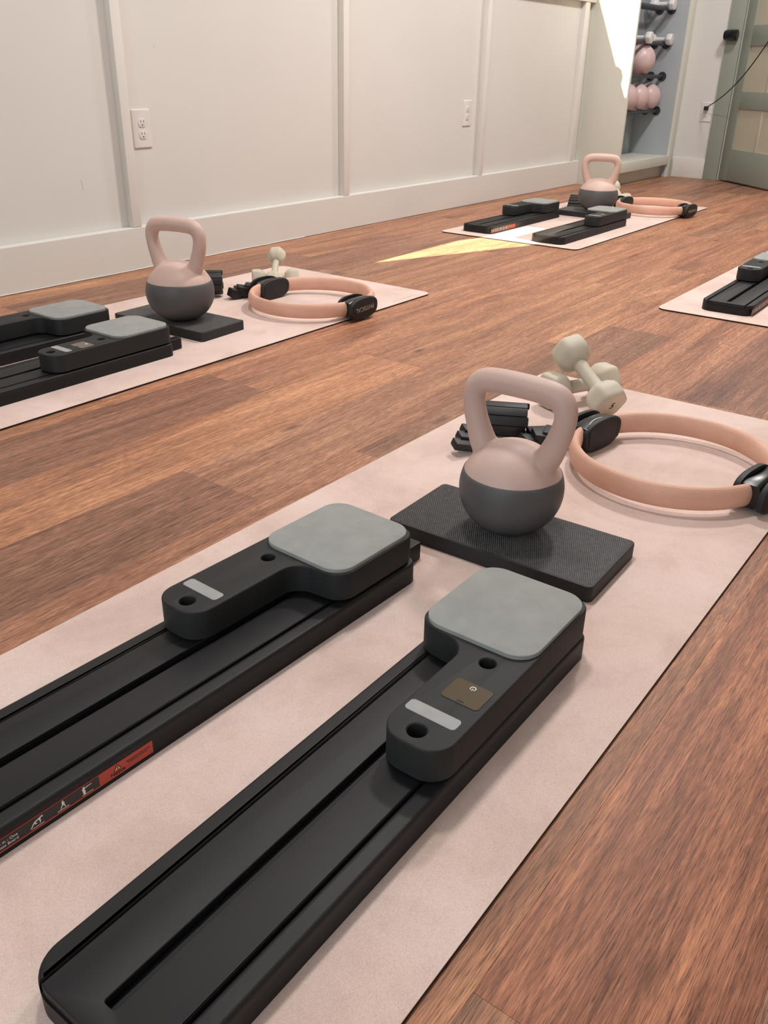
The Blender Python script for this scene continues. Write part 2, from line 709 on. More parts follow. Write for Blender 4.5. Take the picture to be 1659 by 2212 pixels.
# walls
bm = bmesh.new()
box_bm(bm, X0, X1, Y1W, Y1W+0.1, -0.1, ZC)
wl = structure(obj('wall_left', mesh_from(bm, 'wall_left', False), MAT['wall']), 'cream board and batten wall')
BF = 2.657  # front plane of battens and baseboard
for xb in (-1.53, -0.33, 0.875, 2.080, 3.287, 4.482):
    box('batten', xb, xb+0.038, BF, Y1W, 0.149, 1.056, MAT['trim'], wl, 0.0015)
box('batten', 5.640, 5.700, BF+0.004, Y1W, 0.149, 1.056, MAT['trim'], wl, 0.0015)
box('rail', X0, 5.774, BF, Y1W, 1.056, 1.15, MAT['trim'], wl, 0.0015)
for pts_, r_ in (([(1.906, 0.322), (1.910, 0.309), (1.9085, 0.297), (1.911, 0.287)], 0.0010), ([(2.120, 0.806), (2.122, 0.804)], 0.0022), ([(2.274, 0.730), (2.2765, 0.729)], 0.0024)):
    bm = bmesh.new()
    tube_bm(bm, [(x, Y1W, z) for x, z in pts_], r_, 6, up=Vector((0, 1, 0)), sx=1.0, sz=0.25)
    obj('scuff_mark', mesh_from(bm, 'scuff_mark'), MAT['scuff'], wl)
bbm = bmesh.new()
plate_bm(bbm, [(X0, BF), (5.774, BF), (5.774, Y1W), (X0, Y1W)], [], 0.002, 0.149, 0.004, 0, 2)
structure(obj('baseboard_left', mesh_from(bbm, 'baseboard_left', False), MAT['trim']), 'tall cream baseboard along the panelled wall')
# thin caulk strip lifting along the bottom of the baseboard
caulk = bmesh.new()
tube_bm(caulk, [(1.2+i*0.12, BF-0.003-0.002*math.sin(i*2.1), 0.0025) for i in range(16)], 0.0022, 6)
structure(obj('trim_1', mesh_from(caulk, 'trim_1'), MAT['trim']), 'thin white caulk line along the baseboard foot')

bm = bmesh.new()
box_bm(bm, X1, X1+0.1, Y0R, Y1W, -0.1, ZC)
structure(obj('wall_back', mesh_from(bm, 'wall_back', False), MAT['wall']), 'cream end wall beyond the cabinet')
bm = bmesh.new()
box_bm(bm, X1-0.018, X1, 2.13, 2.36, 0.0, 0.13, 0.003)
structure(obj('baseboard_back', mesh_from(bm, 'baseboard_back'), MAT['trim']), 'cream baseboard on the end wall')
bm = bmesh.new()
box_bm(bm, X0, X1, Y0R, Y1W, ZC, ZC+0.1)
structure(obj('ceiling', mesh_from(bm, 'ceiling', False), MAT['ceil']), 'plain white ceiling')
bm = bmesh.new()
# wall behind the camera with one window opening
for a in ((Y0R, -1.1, 0, ZC), (1.7, Y1W, 0, ZC), (-1.1, 1.7, 0, 0.65), (-1.1, 1.7, 2.25, ZC)):
    box_bm(bm, X0-0.1, X0, a[0], a[1], a[2]-(0.1 if a[2] == 0 else 0), a[3])
structure(obj('wall_rear', mesh_from(bm, 'wall_rear', False), MAT['wall']), 'cream wall behind the camera')

# right wall, unseen: openings and cloth masks added to shape the sun patches


def back_to_wall(p):
    p = Vector(p)
    t = (p.y-(Y0R))/SUN_D.y
    q = p-SUN_D*t
    return (q.x, q.z)


floor_patch = [(2.757, 2.081, 0), (3.40, 2.097, 0), (3.52, 2.062, 0), (3.93, 2.05, 0), (3.93, 1.90, 0), (3.70, 1.87, 0), (3.585, 1.83, 0), (3.565, 1.795, 0), (3.479, 1.806, 0)]
side_patch = [(5.775, 2.382, 0.523), (5.775, 2.423, 0.611), (5.775, 2.420, 0.632), (5.775, 2.416, 0.651), (5.775, 2.430, 0.690), (5.775, 2.455, 0.708), (5.775, 2.472, 0.711),
              (5.775, 2.634, 1.071), (5.775, 2.68, 1.17), (5.775, 2.374, 1.17), (5.775, 2.372, 0.8)]
holes = [[back_to_wall(p) for p in floor_patch], [back_to_wall(p) for p in side_patch]]  # gap outlines traced back along the sun from the wanted patches
bm = bmesh.new()
WX = [(1.0, 3.45), (3.75, 5.2)]
WZ = (0.75, 2.78)
outer = [(X0, -0.1), (X1, -0.1), (X1, ZC), (X0, ZC)]
wh = [[(a, WZ[0]), (b, WZ[0]), (b, WZ[1]), (a, WZ[1])] for a, b in WX]
plate_bm(bm, outer, wh, 0, 0.1)
o = structure(obj('wall_right', mesh_from(bm, 'wall_right', False), MAT['wall']), 'cream wall with two openings placed for the sun')
o.rotation_euler = (math.pi/2, 0, 0)
o.location = (0, Y0R, 0)
for k, (a, b) in enumerate(WX):
    bm = bmesh.new()
    hs = [h for h in holes if a-0.1 < sum(p[0] for p in h)/len(h) < b+0.1]
    plate_bm(bm, [(a-0.1, WZ[0]-0.1), (b+0.1, WZ[0]-0.1), (b+0.1, WZ[1]+0.015), (a-0.1, WZ[1]+0.015)], hs, 0, 0.004)
    o = tag(obj('sun_mask', mesh_from(bm, 'sun_mask', False), MAT['sun_mask']), ('unseen pale cloth with a low gap cut for the floor sun patch', 'unseen pale cloth with a tall gap cut for the cabinet sun patch')[k], 'sun_mask')
    o.rotation_euler = (math.pi/2, 0, 0)
    o.location = (0, Y0R+0.006, 0)

bm = bmesh.new()
box_bm(bm, X0+0.004, X0+0.008, -1.2, 1.8, 0.55, 2.35)  # opaque sheet added over the rear opening to stop direct sun
tag(obj('sun_mask', mesh_from(bm, 'sun_mask', False), MAT['sun_mask']), 'unseen pale cloth added to keep the sun out behind the camera', 'sun_mask')

# ------------------------------------------------------------------ ceiling lamps
lamp0 = None
lamp_roots = []
for i, (lx, ly) in enumerate(LAMPS):
    if lamp0 is None:
        lamp0 = thing('ceiling_lamp', 'x', 'lamp', (lx, ly, ZC))
        bm = bmesh.new()
        plate_bm(bm, circle(0, 0, 0.22, 40), [circle(0, 0, 0.19, 40)], -0.012, 0)
        obj('lamp_ring', mesh_from(bm, 'lamp_ring'), MAT['outlet'], lamp0)
        t = NT('lamp_diffuser', 0.5, (255, 250, 240))
        t.b.inputs['Emission Color'].default_value = (1.0, 0.93, 0.84, 1)
        t.b.inputs['Emission Strength'].default_value = 4
        bm = bmesh.new()
        plate_bm(bm, circle(0, 0, 0.19, 40), [], -0.004, 0)
        t.m.cycles.emission_sampling = 'NONE'
        obj('lamp_diffuser', mesh_from(bm, 'lamp_diffuser'), t.m, lamp0)
        lo = lamp0
    else:
        lo = copy_tree(lamp0)
        lo.location = (lx, ly, ZC)
    lo['group'] = 'round ceiling lamps'
    lo['label'] = ('round flush ceiling lamp above the foreground mats', 'round flush ceiling lamp in the middle of the room', 'round flush ceiling lamp nearest the cabinet')[i]
    lamp_roots.append(lo)
for i, lo in enumerate(lamp_roots):
    al = area_light('lamp_light', (0, 0, -0.02), (0, 0, -1), 0.36, 0.36, LAMP_E[i], (0.99, 0.965, 0.95), 'DISK')
    al.parent = lo
    al.location = (0, 0, -0.02)
    al.rotation_euler = (0, 0, 0)

# ------------------------------------------------------------------ cabinet with rails
CX0, CX1, CY, CZ = 5.775, 6.735, 2.374, 2.1
cab = thing('storage_cabinet', 'tall pale open storage cabinet in the far corner', 'cabinet', (CX0, CY, 0))


def cbox(name, x0, x1, y0, y1, z0, z1, mat, bev=0.002, parent=None):
    return box(name, x0-CX0, x1-CX0, y0-CY, y1-CY, z0, z1, mat, parent or cab, bev)


cbox('side_panel', CX0, CX0+0.02, CY, Y1W-0.001, 0, CZ, MAT['cab'])
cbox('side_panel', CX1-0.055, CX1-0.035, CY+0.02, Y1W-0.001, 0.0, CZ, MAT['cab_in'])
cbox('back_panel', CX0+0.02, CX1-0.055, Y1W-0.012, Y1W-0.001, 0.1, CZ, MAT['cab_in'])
cbox('bottom_shelf', CX0+0.02, CX1-0.055, CY, Y1W-0.012, 0.085, 0.145, MAT['cab'])
cbox('top_panel', CX0+0.02, CX1-0.055, CY, Y1W-0.012, CZ-0.03, CZ, MAT['cab'])
cbox('toe_kick', CX0+0.02, CX1-0.055, CY+0.05, CY+0.066, 0, 0.085, MAT['cab'])
cbox('face_stile', CX1-0.055, CX1+0.02, CY, CY+0.02, 0, CZ, MAT['cab'])
SHX0, SHX1 = CX0+0.021, CX1-0.0555
FL_X = SHX1
rail_rows = [(0.434, 2.518), (0.654, 2.512), (0.855, 2.517), (1.064, 2.512)]
for z, yf in rail_rows:
    for yr in (yf, yf+0.083):
        bm = bmesh.new()
        tube_bm(bm, [(SHX0-CX0, yr-CY, z), (SHX1-CX0, yr-CY, z)], 0.012, 12)
        ro = obj('rail', mesh_from(bm, 'rail'), MAT['dark_metal'], cab)
        bm = bmesh.new()
        tube_bm(bm, [(SHX1-CX0-0.006, yr-CY, z), (SHX1-CX0, yr-CY, z)], 0.03, 20)
        obj('flange', mesh_from(bm, 'flange'), MAT['dark_metal'], ro)


def ball(loc, r, label, group=None):
    bm = bmesh.new()
    bmesh.ops.create_uvsphere(bm, u_segments=36, v_segments=20, radius=r)
    o = obj('exercise_ball', mesh_from(bm, 'exercise_ball'), MAT['ball'], None, loc)
    t = thing('exercise_ball', label, 'ball', loc, 0, group)
    o.name = 'ball_shell'
    o.parent = t
    o.location = (0, 0, 0)
    bm = bmesh.new()
    tube_bm(bm, [(0, 0, r-0.003), (0, 0, r+0.0015)], 0.008, 12)
    obj('plug', mesh_from(bm, 'plug'), MAT['white_db'], t)
    return t


RB = 0.088


def rail_rest(r, zrow, half=0.0415, rr=0.012):
    return zrow+math.sqrt((r+rr)**2-half**2)


ball((6.575, 2.556, rail_rest(RB, 0.434)), RB, 'pale pink exercise ball on the lowest rack rail, rightmost of three', 'balls on the lower rack')
ball((6.365, 2.556, rail_rest(RB, 0.434)), RB, 'pale pink exercise ball on the lowest rack rail, middle of three', 'balls on the lower rack')
ball((6.170, 2.556, rail_rest(RB, 0.434)), RB, 'pale pink exercise ball on the lowest rack rail, leftmost of three', 'balls on the lower rack')
ball((6.345, 2.552, rail_rest(0.096, 0.654)), 0.096, 'single pale pink exercise ball on the second rack rail')

# ------------------------------------------------------------------ back wall: outlet, cord, door
def outlet(loc, rz, label, scale=1.0, plug=False):
    """duplex outlet; local x along the wall, -y out of the wall, z up"""
    t = thing('wall_outlet', label, 'outlet', loc, rz)
    w, h = 0.0805*scale, 0.126*scale
    bm = bmesh.new()
    plate_bm(bm, rrect(-w/2, w/2, -h/2, h/2, 0.004), [], 0, 0.006, 0.004, 0, 2)
    p = obj('cover_plate', mesh_from(bm, 'cover_plate'), MAT['outlet'], t, (0, 0, 0), (math.pi/2, 0, 0))
    for s in (1, -1):
        bm = bmesh.new()
        c = clip(clip(circle(0, 0, 0.0172, 28), lambda x, y: 0.014-y), lambda x, y: y+0.014)
        plate_bm(bm, c, [], 0.0055, 0.0085, 0.0008, 0, 2)
        r = obj('receptacle', mesh_from(bm, 'receptacle'), MAT['outlet'], t, (0, 0, s*0.0195*scale), (math.pi/2, 0, 0))
        for sx in (-0.0062, 0.0062):
            bm = bmesh.new()
            plate_bm(bm, rrect(sx-0.0011, sx+0.0011, 0.0005, 0.0085, 0.0004, 2), [], 0.0084, 0.0089)
            obj('slot', mesh_from(bm, 'slot', False), MAT['slot_grey'], r)
        bm = bmesh.new()
        plate_bm(bm, circle(0, -0.0068, 0.0025, 14), [], 0.0084, 0.0089)
        obj('slot', mesh_from(bm, 'slot', False), MAT['slot_grey'], r)
    bm = bmesh.new()
    plate_bm(bm, circle(0, 0, 0.003, 12), [], 0.0058, 0.0072, 0.0006, 0, 2)
    obj('screw', mesh_from(bm, 'screw'), MAT['outlet'], t, (0, 0, 0), (math.pi/2, 0, 0))
    return t


outlet((2.185, Y1W, 0.471), 0, 'white wall outlet beside the leftmost visible batten')
outlet((4.372, Y1W, 0.468), 0, 'white wall outlet farther along the cream wall, left of a batten')
outlet((X1, 2.185, 0.437), -math.pi/2, 'white wall outlet with black plug beside the green door')

pl = thing('power_cord', 'thin black cord plugged in beside the green door', 'cord', (X1-0.03, 2.182, 0.462))
bm = bmesh.new()
box_bm(bm, -0.012, 0.021, -0.013, 0.013, -0.013, 0.013, 0.004)
obj('plug', mesh_from(bm, 'plug'), MAT['cord'], pl)
bm = bmesh.new()
cp = []
for i in range(25):
    t = i/24
    cp.append((-0.015-0.62*t, -0.62*t, 0.0+0.62*t-0.10*math.sin(math.pi*t)))
tube_bm(bm, cp, 0.0035, 8)
obj('cable', mesh_from(bm, 'cable'), MAT['cord'], pl)

# door casing and open door leaf
bm = bmesh.new()
box_bm(bm, X1-0.02, X1, 2.03, 2.13, 0, 2.1, 0.002)
casing = structure(obj('trim_2', mesh_from(bm, 'trim_2'), MAT['door']), 'green door casing on the end wall')
kn = bmesh.new()
tube_bm(kn, [(X1-0.052, 2.046, 0.91), (X1-0.052, 2.050, 0.91), (X1-0.052, 2.120, 0.91), (X1-0.052, 2.134, 0.91), (X1-0.052, 2.138, 0.91)], [0.029, 0.0335, 0.0335, 0.027, 0.012], 24)
tube_bm(kn, [(X1-0.052, 2.09, 0.91), (X1-0.018, 2.09, 0.91)], 0.012, 12, up=Vector((0, 1, 0)))
obj('knob', mesh_from(kn, 'knob'), MAT['gloss_black'], casing)['label'] = 'black round knob'
HX, HY = 6.735, 2.015
LEAF_A = math.atan2(-0.471, -0.428)
door = bpy.data.objects.new('door_1', None)
C.objects.link(door)
structure(door, 'sage green door standing ajar at the far right')
door.location = (HX, HY, 0)
door.rotation_euler = (0, 0, LEAF_A)
LW, LT = 0.86, 0.035


def dbox(name, s0, s1, z0, z1, mat, t0=0.0, t1=LT, bev=0.002, parent=None):
    return box(name, s0, s1, t0, t1, z0, z1, mat, parent or door, bev)


dbox('stile', 0, 0.10, 0.012, 2.04, MAT['door'])
dbox('stile', LW-0.10, LW, 0.012, 2.04, MAT['door'])
rz_ = [(0.012, 0.215), (0.47, 0.575), (0.845, 0.965), (1.23, 1.34), (1.60, 1.70), (1.93, 2.04)]
for a, b in rz_:
    dbox('rail', 0.10, LW-0.10, a, b, MAT['door'])
for (a, b), (c, d) in zip(rz_[:-1], rz_[1:]):
    dbox('panel', 0.10, LW-0.10, b, c, MAT['door_panel'], 0.010, 0.026, 0)
    dbox('muntin', 0.36, 0.385, b, c, MAT['door_panel'], 0.006, 0.030, 0.001)
# ------------------------------------------------------------------ exercise mats
MT = 0.005


def make_mat(x0, x1, y0, y1, label):
    t = thing('exercise_mat', label, 'mat', (x0, y0, 0), 0, 'pink exercise mats on the floor')
    w, h = x1-x0, y1-y0
    plate('rubber_base', rrect(0, w, 0, h, 0.03, 10), [], 0.0002, MT-0.0009, MAT['rubber'], t)
    plate('suede_top', rrect(0, w, 0, h, 0.03, 10), [], MT-0.0009, MT, MAT['suede'], t, 0.0004)
    return t


MATS = {
    'near': (0.16, 1.942, 0.235, 0.920),
    'left': (0.70, 2.468, 1.617, 2.300),
    'far': (3.530, 5.240, 1.590, 2.285),
    'right': (2.770, 4.50, 0.265, 0.950),
}
make_mat(*MATS['near'], 'dusty pink exercise mat in the foreground with two black boards')
lm = make_mat(*MATS['left'], 'pink exercise mat along the panelled wall, nearest the left edge')
make_mat(*MATS['far'], 'farthest pink exercise mat, in front of the cabinet')
make_mat(*MATS['right'], 'pink exercise mat cut off by the right edge')
# faint printed mark near the far corner of the left mat
rr_ = random.Random(3)
bm = bmesh.new()
xx = 0.0
while xx < 0.098:
    wd = rr_.uniform(0.004, 0.009)
    plate_bm(bm, rrect(xx, xx+wd, 0.0, rr_.uniform(0.005, 0.008), 0.0015, 2), [], 0, 0.0001)
    xx += wd+0.0035
lg = obj('printed_mark', mesh_from(bm, 'printed_mark', False), MAT['mat_logo'], lm, (2.280-0.70, 1.640-1.617, MT), (0, 0, math.radians(-2)))

# ------------------------------------------------------------------ sliding boards
BL, BHW, BH = 0.71, 0.0785, 0.033


def make_board(label, loc, rz=0, mirror=False, display=True, sticker=False, hook=False):
    """local x from near end (0) to far end (BL); y across; carriage at the far end"""
    t = thing('sliding_board', label, 'board', loc, rz, 'black sliding boards on the mats')
    s = -1 if mirror else 1
    out = rpoly([(0, -BHW), (BL, -BHW), (BL, BHW), (0, BHW)], [0.032, 0.018, 0.018, 0.032], 10)
    gr = 0.0575
    base_out = offset_loop(ccw(out), 0.0018)
    slot = rrect(0.022, BL-0.03, -0.0062, 0.0062, 0.0025, 4)
    zs = 0.022
    plate('base', base_out, [], 0, zs, MAT['plastic_side'], t, 0.0, -0.0035 if False else 0.0)
    deck = clip(clip(out, lambda x, y: gr-0.0011-y), lambda x, y: y+gr-0.0011)
    plate('deck', deck, [slot], zs, BH, MAT['plastic'], t, 0.0012)
    for sg in (1, -1):
        st = clip(base_out, lambda x, y: sg*y-gr-0.0011)
        bm = bmesh.new()
        st = ccw(st)
        plate_bm(bm, st, [], zs, BH-0.0006, 0.0045, 0, 4)
        obj('edge_rail', mesh_from(bm, 'edge_rail', True, 35), MAT['plastic_side'] if False else MAT['plastic'], t)
    # carriage: handle + square head
    hx0, nx, hx1 = 0.358, 0.545, BL+0.001
    e = s*-0.0795     # straight side
    i_ = s*0.0        # inner side of the handle
    f = s*0.0765      # far side of the head
    pts = [(hx0, e), (hx1, e), (hx1, f), (nx, f), (nx-0.010, i_), (hx0, i_)]
    rad = [0.030, 0.026, 0.026, 0.028, 0.030, 0.030]
    co = rpoly(pts, rad, 10)
    z0, z1 = BH+0.0035, BH+0.0435
    hy = s*-0.039
    h1, h2 = circle(hx0+0.022, hy+s*0.002, 0.0104, 24), circle(hx0+0.163, hy+s*0.002, 0.0096, 24)
    car = plate('carriage', co, [h1, h2], z0, z1, MAT['carriage'], t, 0.0022)
    plate('runner', rrect(hx0+0.02, hx1-0.02, -0.055 if s > 0 else 0.01, -0.01 if s > 0 else 0.055, 0.01, 4), [], BH, z0, MAT['plastic_dark'], car)
    plate('floor_plug', rrect(hx0+0.006, hx0+0.19, hy-0.02, hy+0.02, 0.006, 3), [], z0+0.001, z0+0.004, MAT['plastic_dark'], car)
    plate('grip_pad', rrect(hx1-0.168, hx1-0.003, min(e, f)+0.003, max(e, f)-0.003, 0.031, 10), [], z1-0.001, z1+0.0055, MAT['grey_pad'], car, 0.0012)
    plate('grey_strip', rrect(hx0+0.043, hx0+0.061, hy-0.029, hy+0.034, 0.005, 5), [], z1-0.001, z1+0.0005, MAT['grey_strip'], car, 0.0004)
    if display:
        plate('display_frame', rrect(hx0+0.0825, hx0+0.1215, hy-0.0325, hy+0.0155, 0.0055, 5), [], z1-0.001, z1+0.0003, MAT['plastic_dark'], car)
        dp = plate('display', rrect(hx0+0.0833, hx0+0.1207, hy-0.0317, hy+0.0147, 0.005, 5), [], z1, z1+0.0006, MAT['lcd'], car)
        bm = bmesh.new()
        c0 = (hx0+0.1125, hy-0.0095)
        arc = [(c0[0]+0.0031*math.cos(a), c0[1]+0.0031*math.sin(a), z1+0.0007) for a in [math.pi+math.radians(38+k*(284/24)) for k in range(25)]]
        tube_bm(bm, arc, 0.0006, 6)
        tube_bm(bm, [(c0[0]-0.0036, c0[1], z1+0.0007), (c0[0]-0.0004, c0[1], z1+0.0007)], 0.0006, 6)
        obj('power_symbol', mesh_from(bm, 'power_symbol'), MAT['white_print'], dp)
        plate('port', rrect(hx0+0.0855, hx0+0.0880, hy-0.0135, hy-0.005, 0.0012, 4), [], z1+0.0004, z1+0.0008, MAT['plastic_dark'], dp)
    if hook:
        plate('end_hook', rrect(BL-0.01, BL+0.052, s*0.0+(0.022 if s < 0 else -0.048)-0.0 - (0.07 if s < 0 else 0), s*0.0+(0.048 if s < 0 else -0.022)-(0.07 if s < 0 else 0), 0.004, 3), [], 0.002, 0.029, MAT['plastic_side'], t, 0.002)
    if sticker:
        make_sticker(t)
    return t


def make_sticker(t):
    """printed label on the -y side of the board; local label frame: u along x, v up"""
    yb = -BHW-0.0018
    lab = obj('label', None, None, t, (0.0, yb, 0.0), (math.pi/2, 0, 0))
    # label base (black with red border), coordinates: x along board, y up, z outwards
    xa, xb, xr = 0.012, 0.238, 0.170
    za, zb = 0.0055, 0.0215
    bm = bmesh.new()
    plate_bm(bm, rrect(xa, xb, za, zb, 0.0006, 2), [], 0, 0.0003)
    me = mesh_from(bm, 'label', False)
    me.materials.append(MAT['red_print'])
    bpy.data.objects.remove(lab)
    lab = obj('label', me, None, t, (-0.011, yb, 0.0), (math.pi/2, 0, 0))
    plate('black_field', rrect(xa+0.001, xr, za+0.0019, zb-0.0010, 0.001, 3), [], 0.0003, 0.0005, MAT['label_black'], lab)
    z = 0.0006

    def flat(name, pts, mat, zz=z):
        bm = bmesh.new()
        plate_bm(bm, pts, [], zz-0.0001, zz)
        return obj(name, mesh_from(bm, name, False), mat, lab)

    for u in (0.086, 0.1135, 0.1420):
        flat('divider', [(u-0.00012, za+0.003), (u+0.00012, za+0.003), (u+0.00012, zb-0.002), (u-0.00012, zb-0.002)], MAT['dark_metal'])
    cells = (0.0995, 0.1275, 0.1555)
    for u in cells:
        flat('board_mark', [(u-0.0065, za+0.0030), (u+0.0065, za+0.0030), (u+0.0065, za+0.0041), (u-0.0065, za+0.0041)], MAT['tan_print'])
    # figure in a plank position
    u, v = cells[0], za+0.0045
    P = lambda pts: [(u+a*1e-3, v+b*1e-3) for a, b in pts]
    flat('figure', P([(-8.2, -0.2), (-7.4, -0.3), (-4.0, 3.6), (-1.2, 2.2), (-0.6, 3.0), (-2.5, 4.6), (0.8, 6.0), (2.4, 3.6), (2.0, 1.2), (2.8, 1.2), (3.4, 4.0), (3.2, 6.4), (4.6, 7.2), (5.6, 6.6), (6.4, 7.6), (5.4, 8.8), (3.8, 8.4), (2.0, 7.6), (-2.6, 6.4), (-5.0, 4.4)]), MAT['white_print'])
    u = cells[1]
    flat('figure', P([(-3.2, 0.4), (-2.6, 0.2), (-0.6, 3.4), (0.6, 3.8), (2.2, 0.6), (2.9, 0.8), (1.6, 4.8), (2.2, 6.4), (1.0, 8.0), (0.9, 9.6), (-0.4, 9.7), (-0.5, 8.2), (-1.4, 7.0), (-0.8, 5.0), (-2.0, 3.2)]), MAT['white_print'])
    flat('figure', P([(-7.0, -0.3), (7.0, -0.3), (7.0, 0.0), (-7.0, 0.0)]), MAT['grey_print'])
    u = cells[2]
    flat('figure', P([(-4.6, -0.3), (-2.4, -0.3), (-2.0, 3.0), (-2.8, 5.6), (-2.6, 6.6), (5.6, 7.6), (5.6, 8.4), (-2.8, 7.8), (-3.2, 9.6), (-4.6, 9.4), (-4.8, 7.8), (-6.2, 6.4), (-5.2, 5.8), (-5.2, 3.0)]), MAT['white_print'])
    # warning triangle and text on the red part
    tx = 0.1925
    flat('warning_mark', [(tx-0.0050, za+0.0072), (tx+0.0050, za+0.0072), (tx, za+0.0148)], MAT['black_print'])
    flat('warning_mark', [(tx-0.0036, za+0.0080), (tx+0.0036, za+0.0080), (tx, za+0.0134)], MAT['yellow_print'], z+0.0001)
    flat('warning_mark', [(tx-0.0005, za+0.0094), (tx+0.0005, za+0.0094), (tx+0.0006, za+0.0122), (tx-0.0006, za+0.0122)], MAT['black_print'], z+0.0002)
    flat('warning_mark', [(tx-0.0005, za+0.0083), (tx+0.0005, za+0.0083), (tx+0.0005, za+0.0090), (tx-0.0005, za+0.0090)], MAT['black_print'], z+0.0002)

    def txt(s, size, x, y, mat, align='CENTER', bold=0.0, depth=0.00005):
        me = text_mesh(s, size, 'lettering', depth, align, bold)
        return obj('lettering', me, mat, lab, (x, y, z))
    txt('Notice', 0.0064, tx, za+0.0044, MAT['black_print'], bold=0.00008)
    txt('All - in - One', 0.0047, 0.066, za+0.0106, MAT['white_print'])
    txt('Fitness Board', 0.0047, 0.066, za+0.0058, MAT['white_print'])
    for k, (a, b) in enumerate(((0.204, 0.2345), (0.206, 0.2305))):
        yy = za+0.0098-k*0.0026
        x = a
        rr = random.Random(5+k)
        while x < b:
            wd = rr.uniform(0.0012, 0.0034)
            flat('fine_print', [(x, yy), (min(x+wd, b), yy), (min(x+wd, b), yy+0.0009), (x, yy+0.0009)], MAT['black_print'])
            x += wd+0.0007


make_board('black sliding board nearest the camera, with display on its handle', (0.195, 0.4095, MT), 0)
make_board('black sliding board with red notice label, left of the foreground mat', (0.2145, 0.7135, MT), math.radians(-2.1), True, False, True, True)
make_board('black sliding board on the left mat, with display, nearer the camera', (0.735, 1.812, MT), 0, hook=True)
make_board('black sliding board on the left mat, nearer the wall', (0.745, 2.072, MT), math.radians(-0.6), True, False, False)
make_board('black sliding board on the far mat, nearer the camera', (3.580, 1.762, MT), 0, hook=True)
make_board('black sliding board with red label on the far mat, nearer the wall', (3.610, 2.137, MT), 0, True, False, True)
make_board('black sliding board cut off by the right edge of the picture', (2.845, 0.755, MT), math.radians(1.0), True, False, True)

# ------------------------------------------------------------------ textured pads
PADH = 0.026


def make_pad(label, loc, rz, w=0.172, l=0.352):
    t = thing('knee_pad', label, 'pad', loc, rz, 'black textured knee pads')
    plate('pad_body', rrect(-w/2, w/2, -l/2, l/2, 0.010, 5), [], 0, PADH-0.0006, MAT['pad'], t, 0.0015)
    # raised woven nubs
    bm = bmesh.new()
    nx, ny = 48, 98
    m = 0.0035
    dx, dy = (w-2*m)/nx, (l-2*m)/ny
    z0, z1 = PADH-0.0009, PADH+0.0002
    for i in range(nx):
        for j in range(ny):
            cx, cy = -w/2+m+(i+0.5)*dx, -l/2+m+(j+0.5+(0.5 if i % 2 else 0))*dy
            if cy > l/2-m:
                continue
            if abs(cx) > w/2-0.009 and abs(cy) > l/2-0.009:
                continue
            a, b = dx*0.40, dy*0.40
            vs = [bm.verts.new((cx+sx*a, cy+sy*b, z0)) for sx, sy in ((-1, -1), (1, -1), (1, 1), (-1, 1))]
            vt = [bm.verts.new((cx+sx*a*0.5, cy+sy*b*0.5, z1)) for sx, sy in ((-1, -1), (1, -1), (1, 1), (-1, 1))]
            for k in range(4):
                bm.faces.new((vs[k], vs[(k+1) % 4], vt[(k+1) % 4], vt[k]))
            bm.faces.new(vt)
    me = bpy.data.meshes.new('woven_surface')
    bm.to_mesh(me)
    bm.free()
    o = obj('woven_surface', me, MAT['pad_nub'], t)
    o['kind'] = 'stuff'
    return t


pad0 = make_pad('black textured knee pad under the foreground kettlebell', (1.0985, 0.5535, MT), math.radians(1.2))
for lab, loc, rz in (('black textured knee pad under the kettlebell on the left mat', (1.645, 1.944, MT), math.radians(3)),
                     ('black textured knee pad under the kettlebell on the far mat', (4.470, 1.945, MT), math.radians(0))):
    c_ = copy_tree(pad0)
    c_.location = loc
    c_.rotation_euler = (0, 0, rz)
    c_['label'] = lab

# ------------------------------------------------------------------ kettlebells


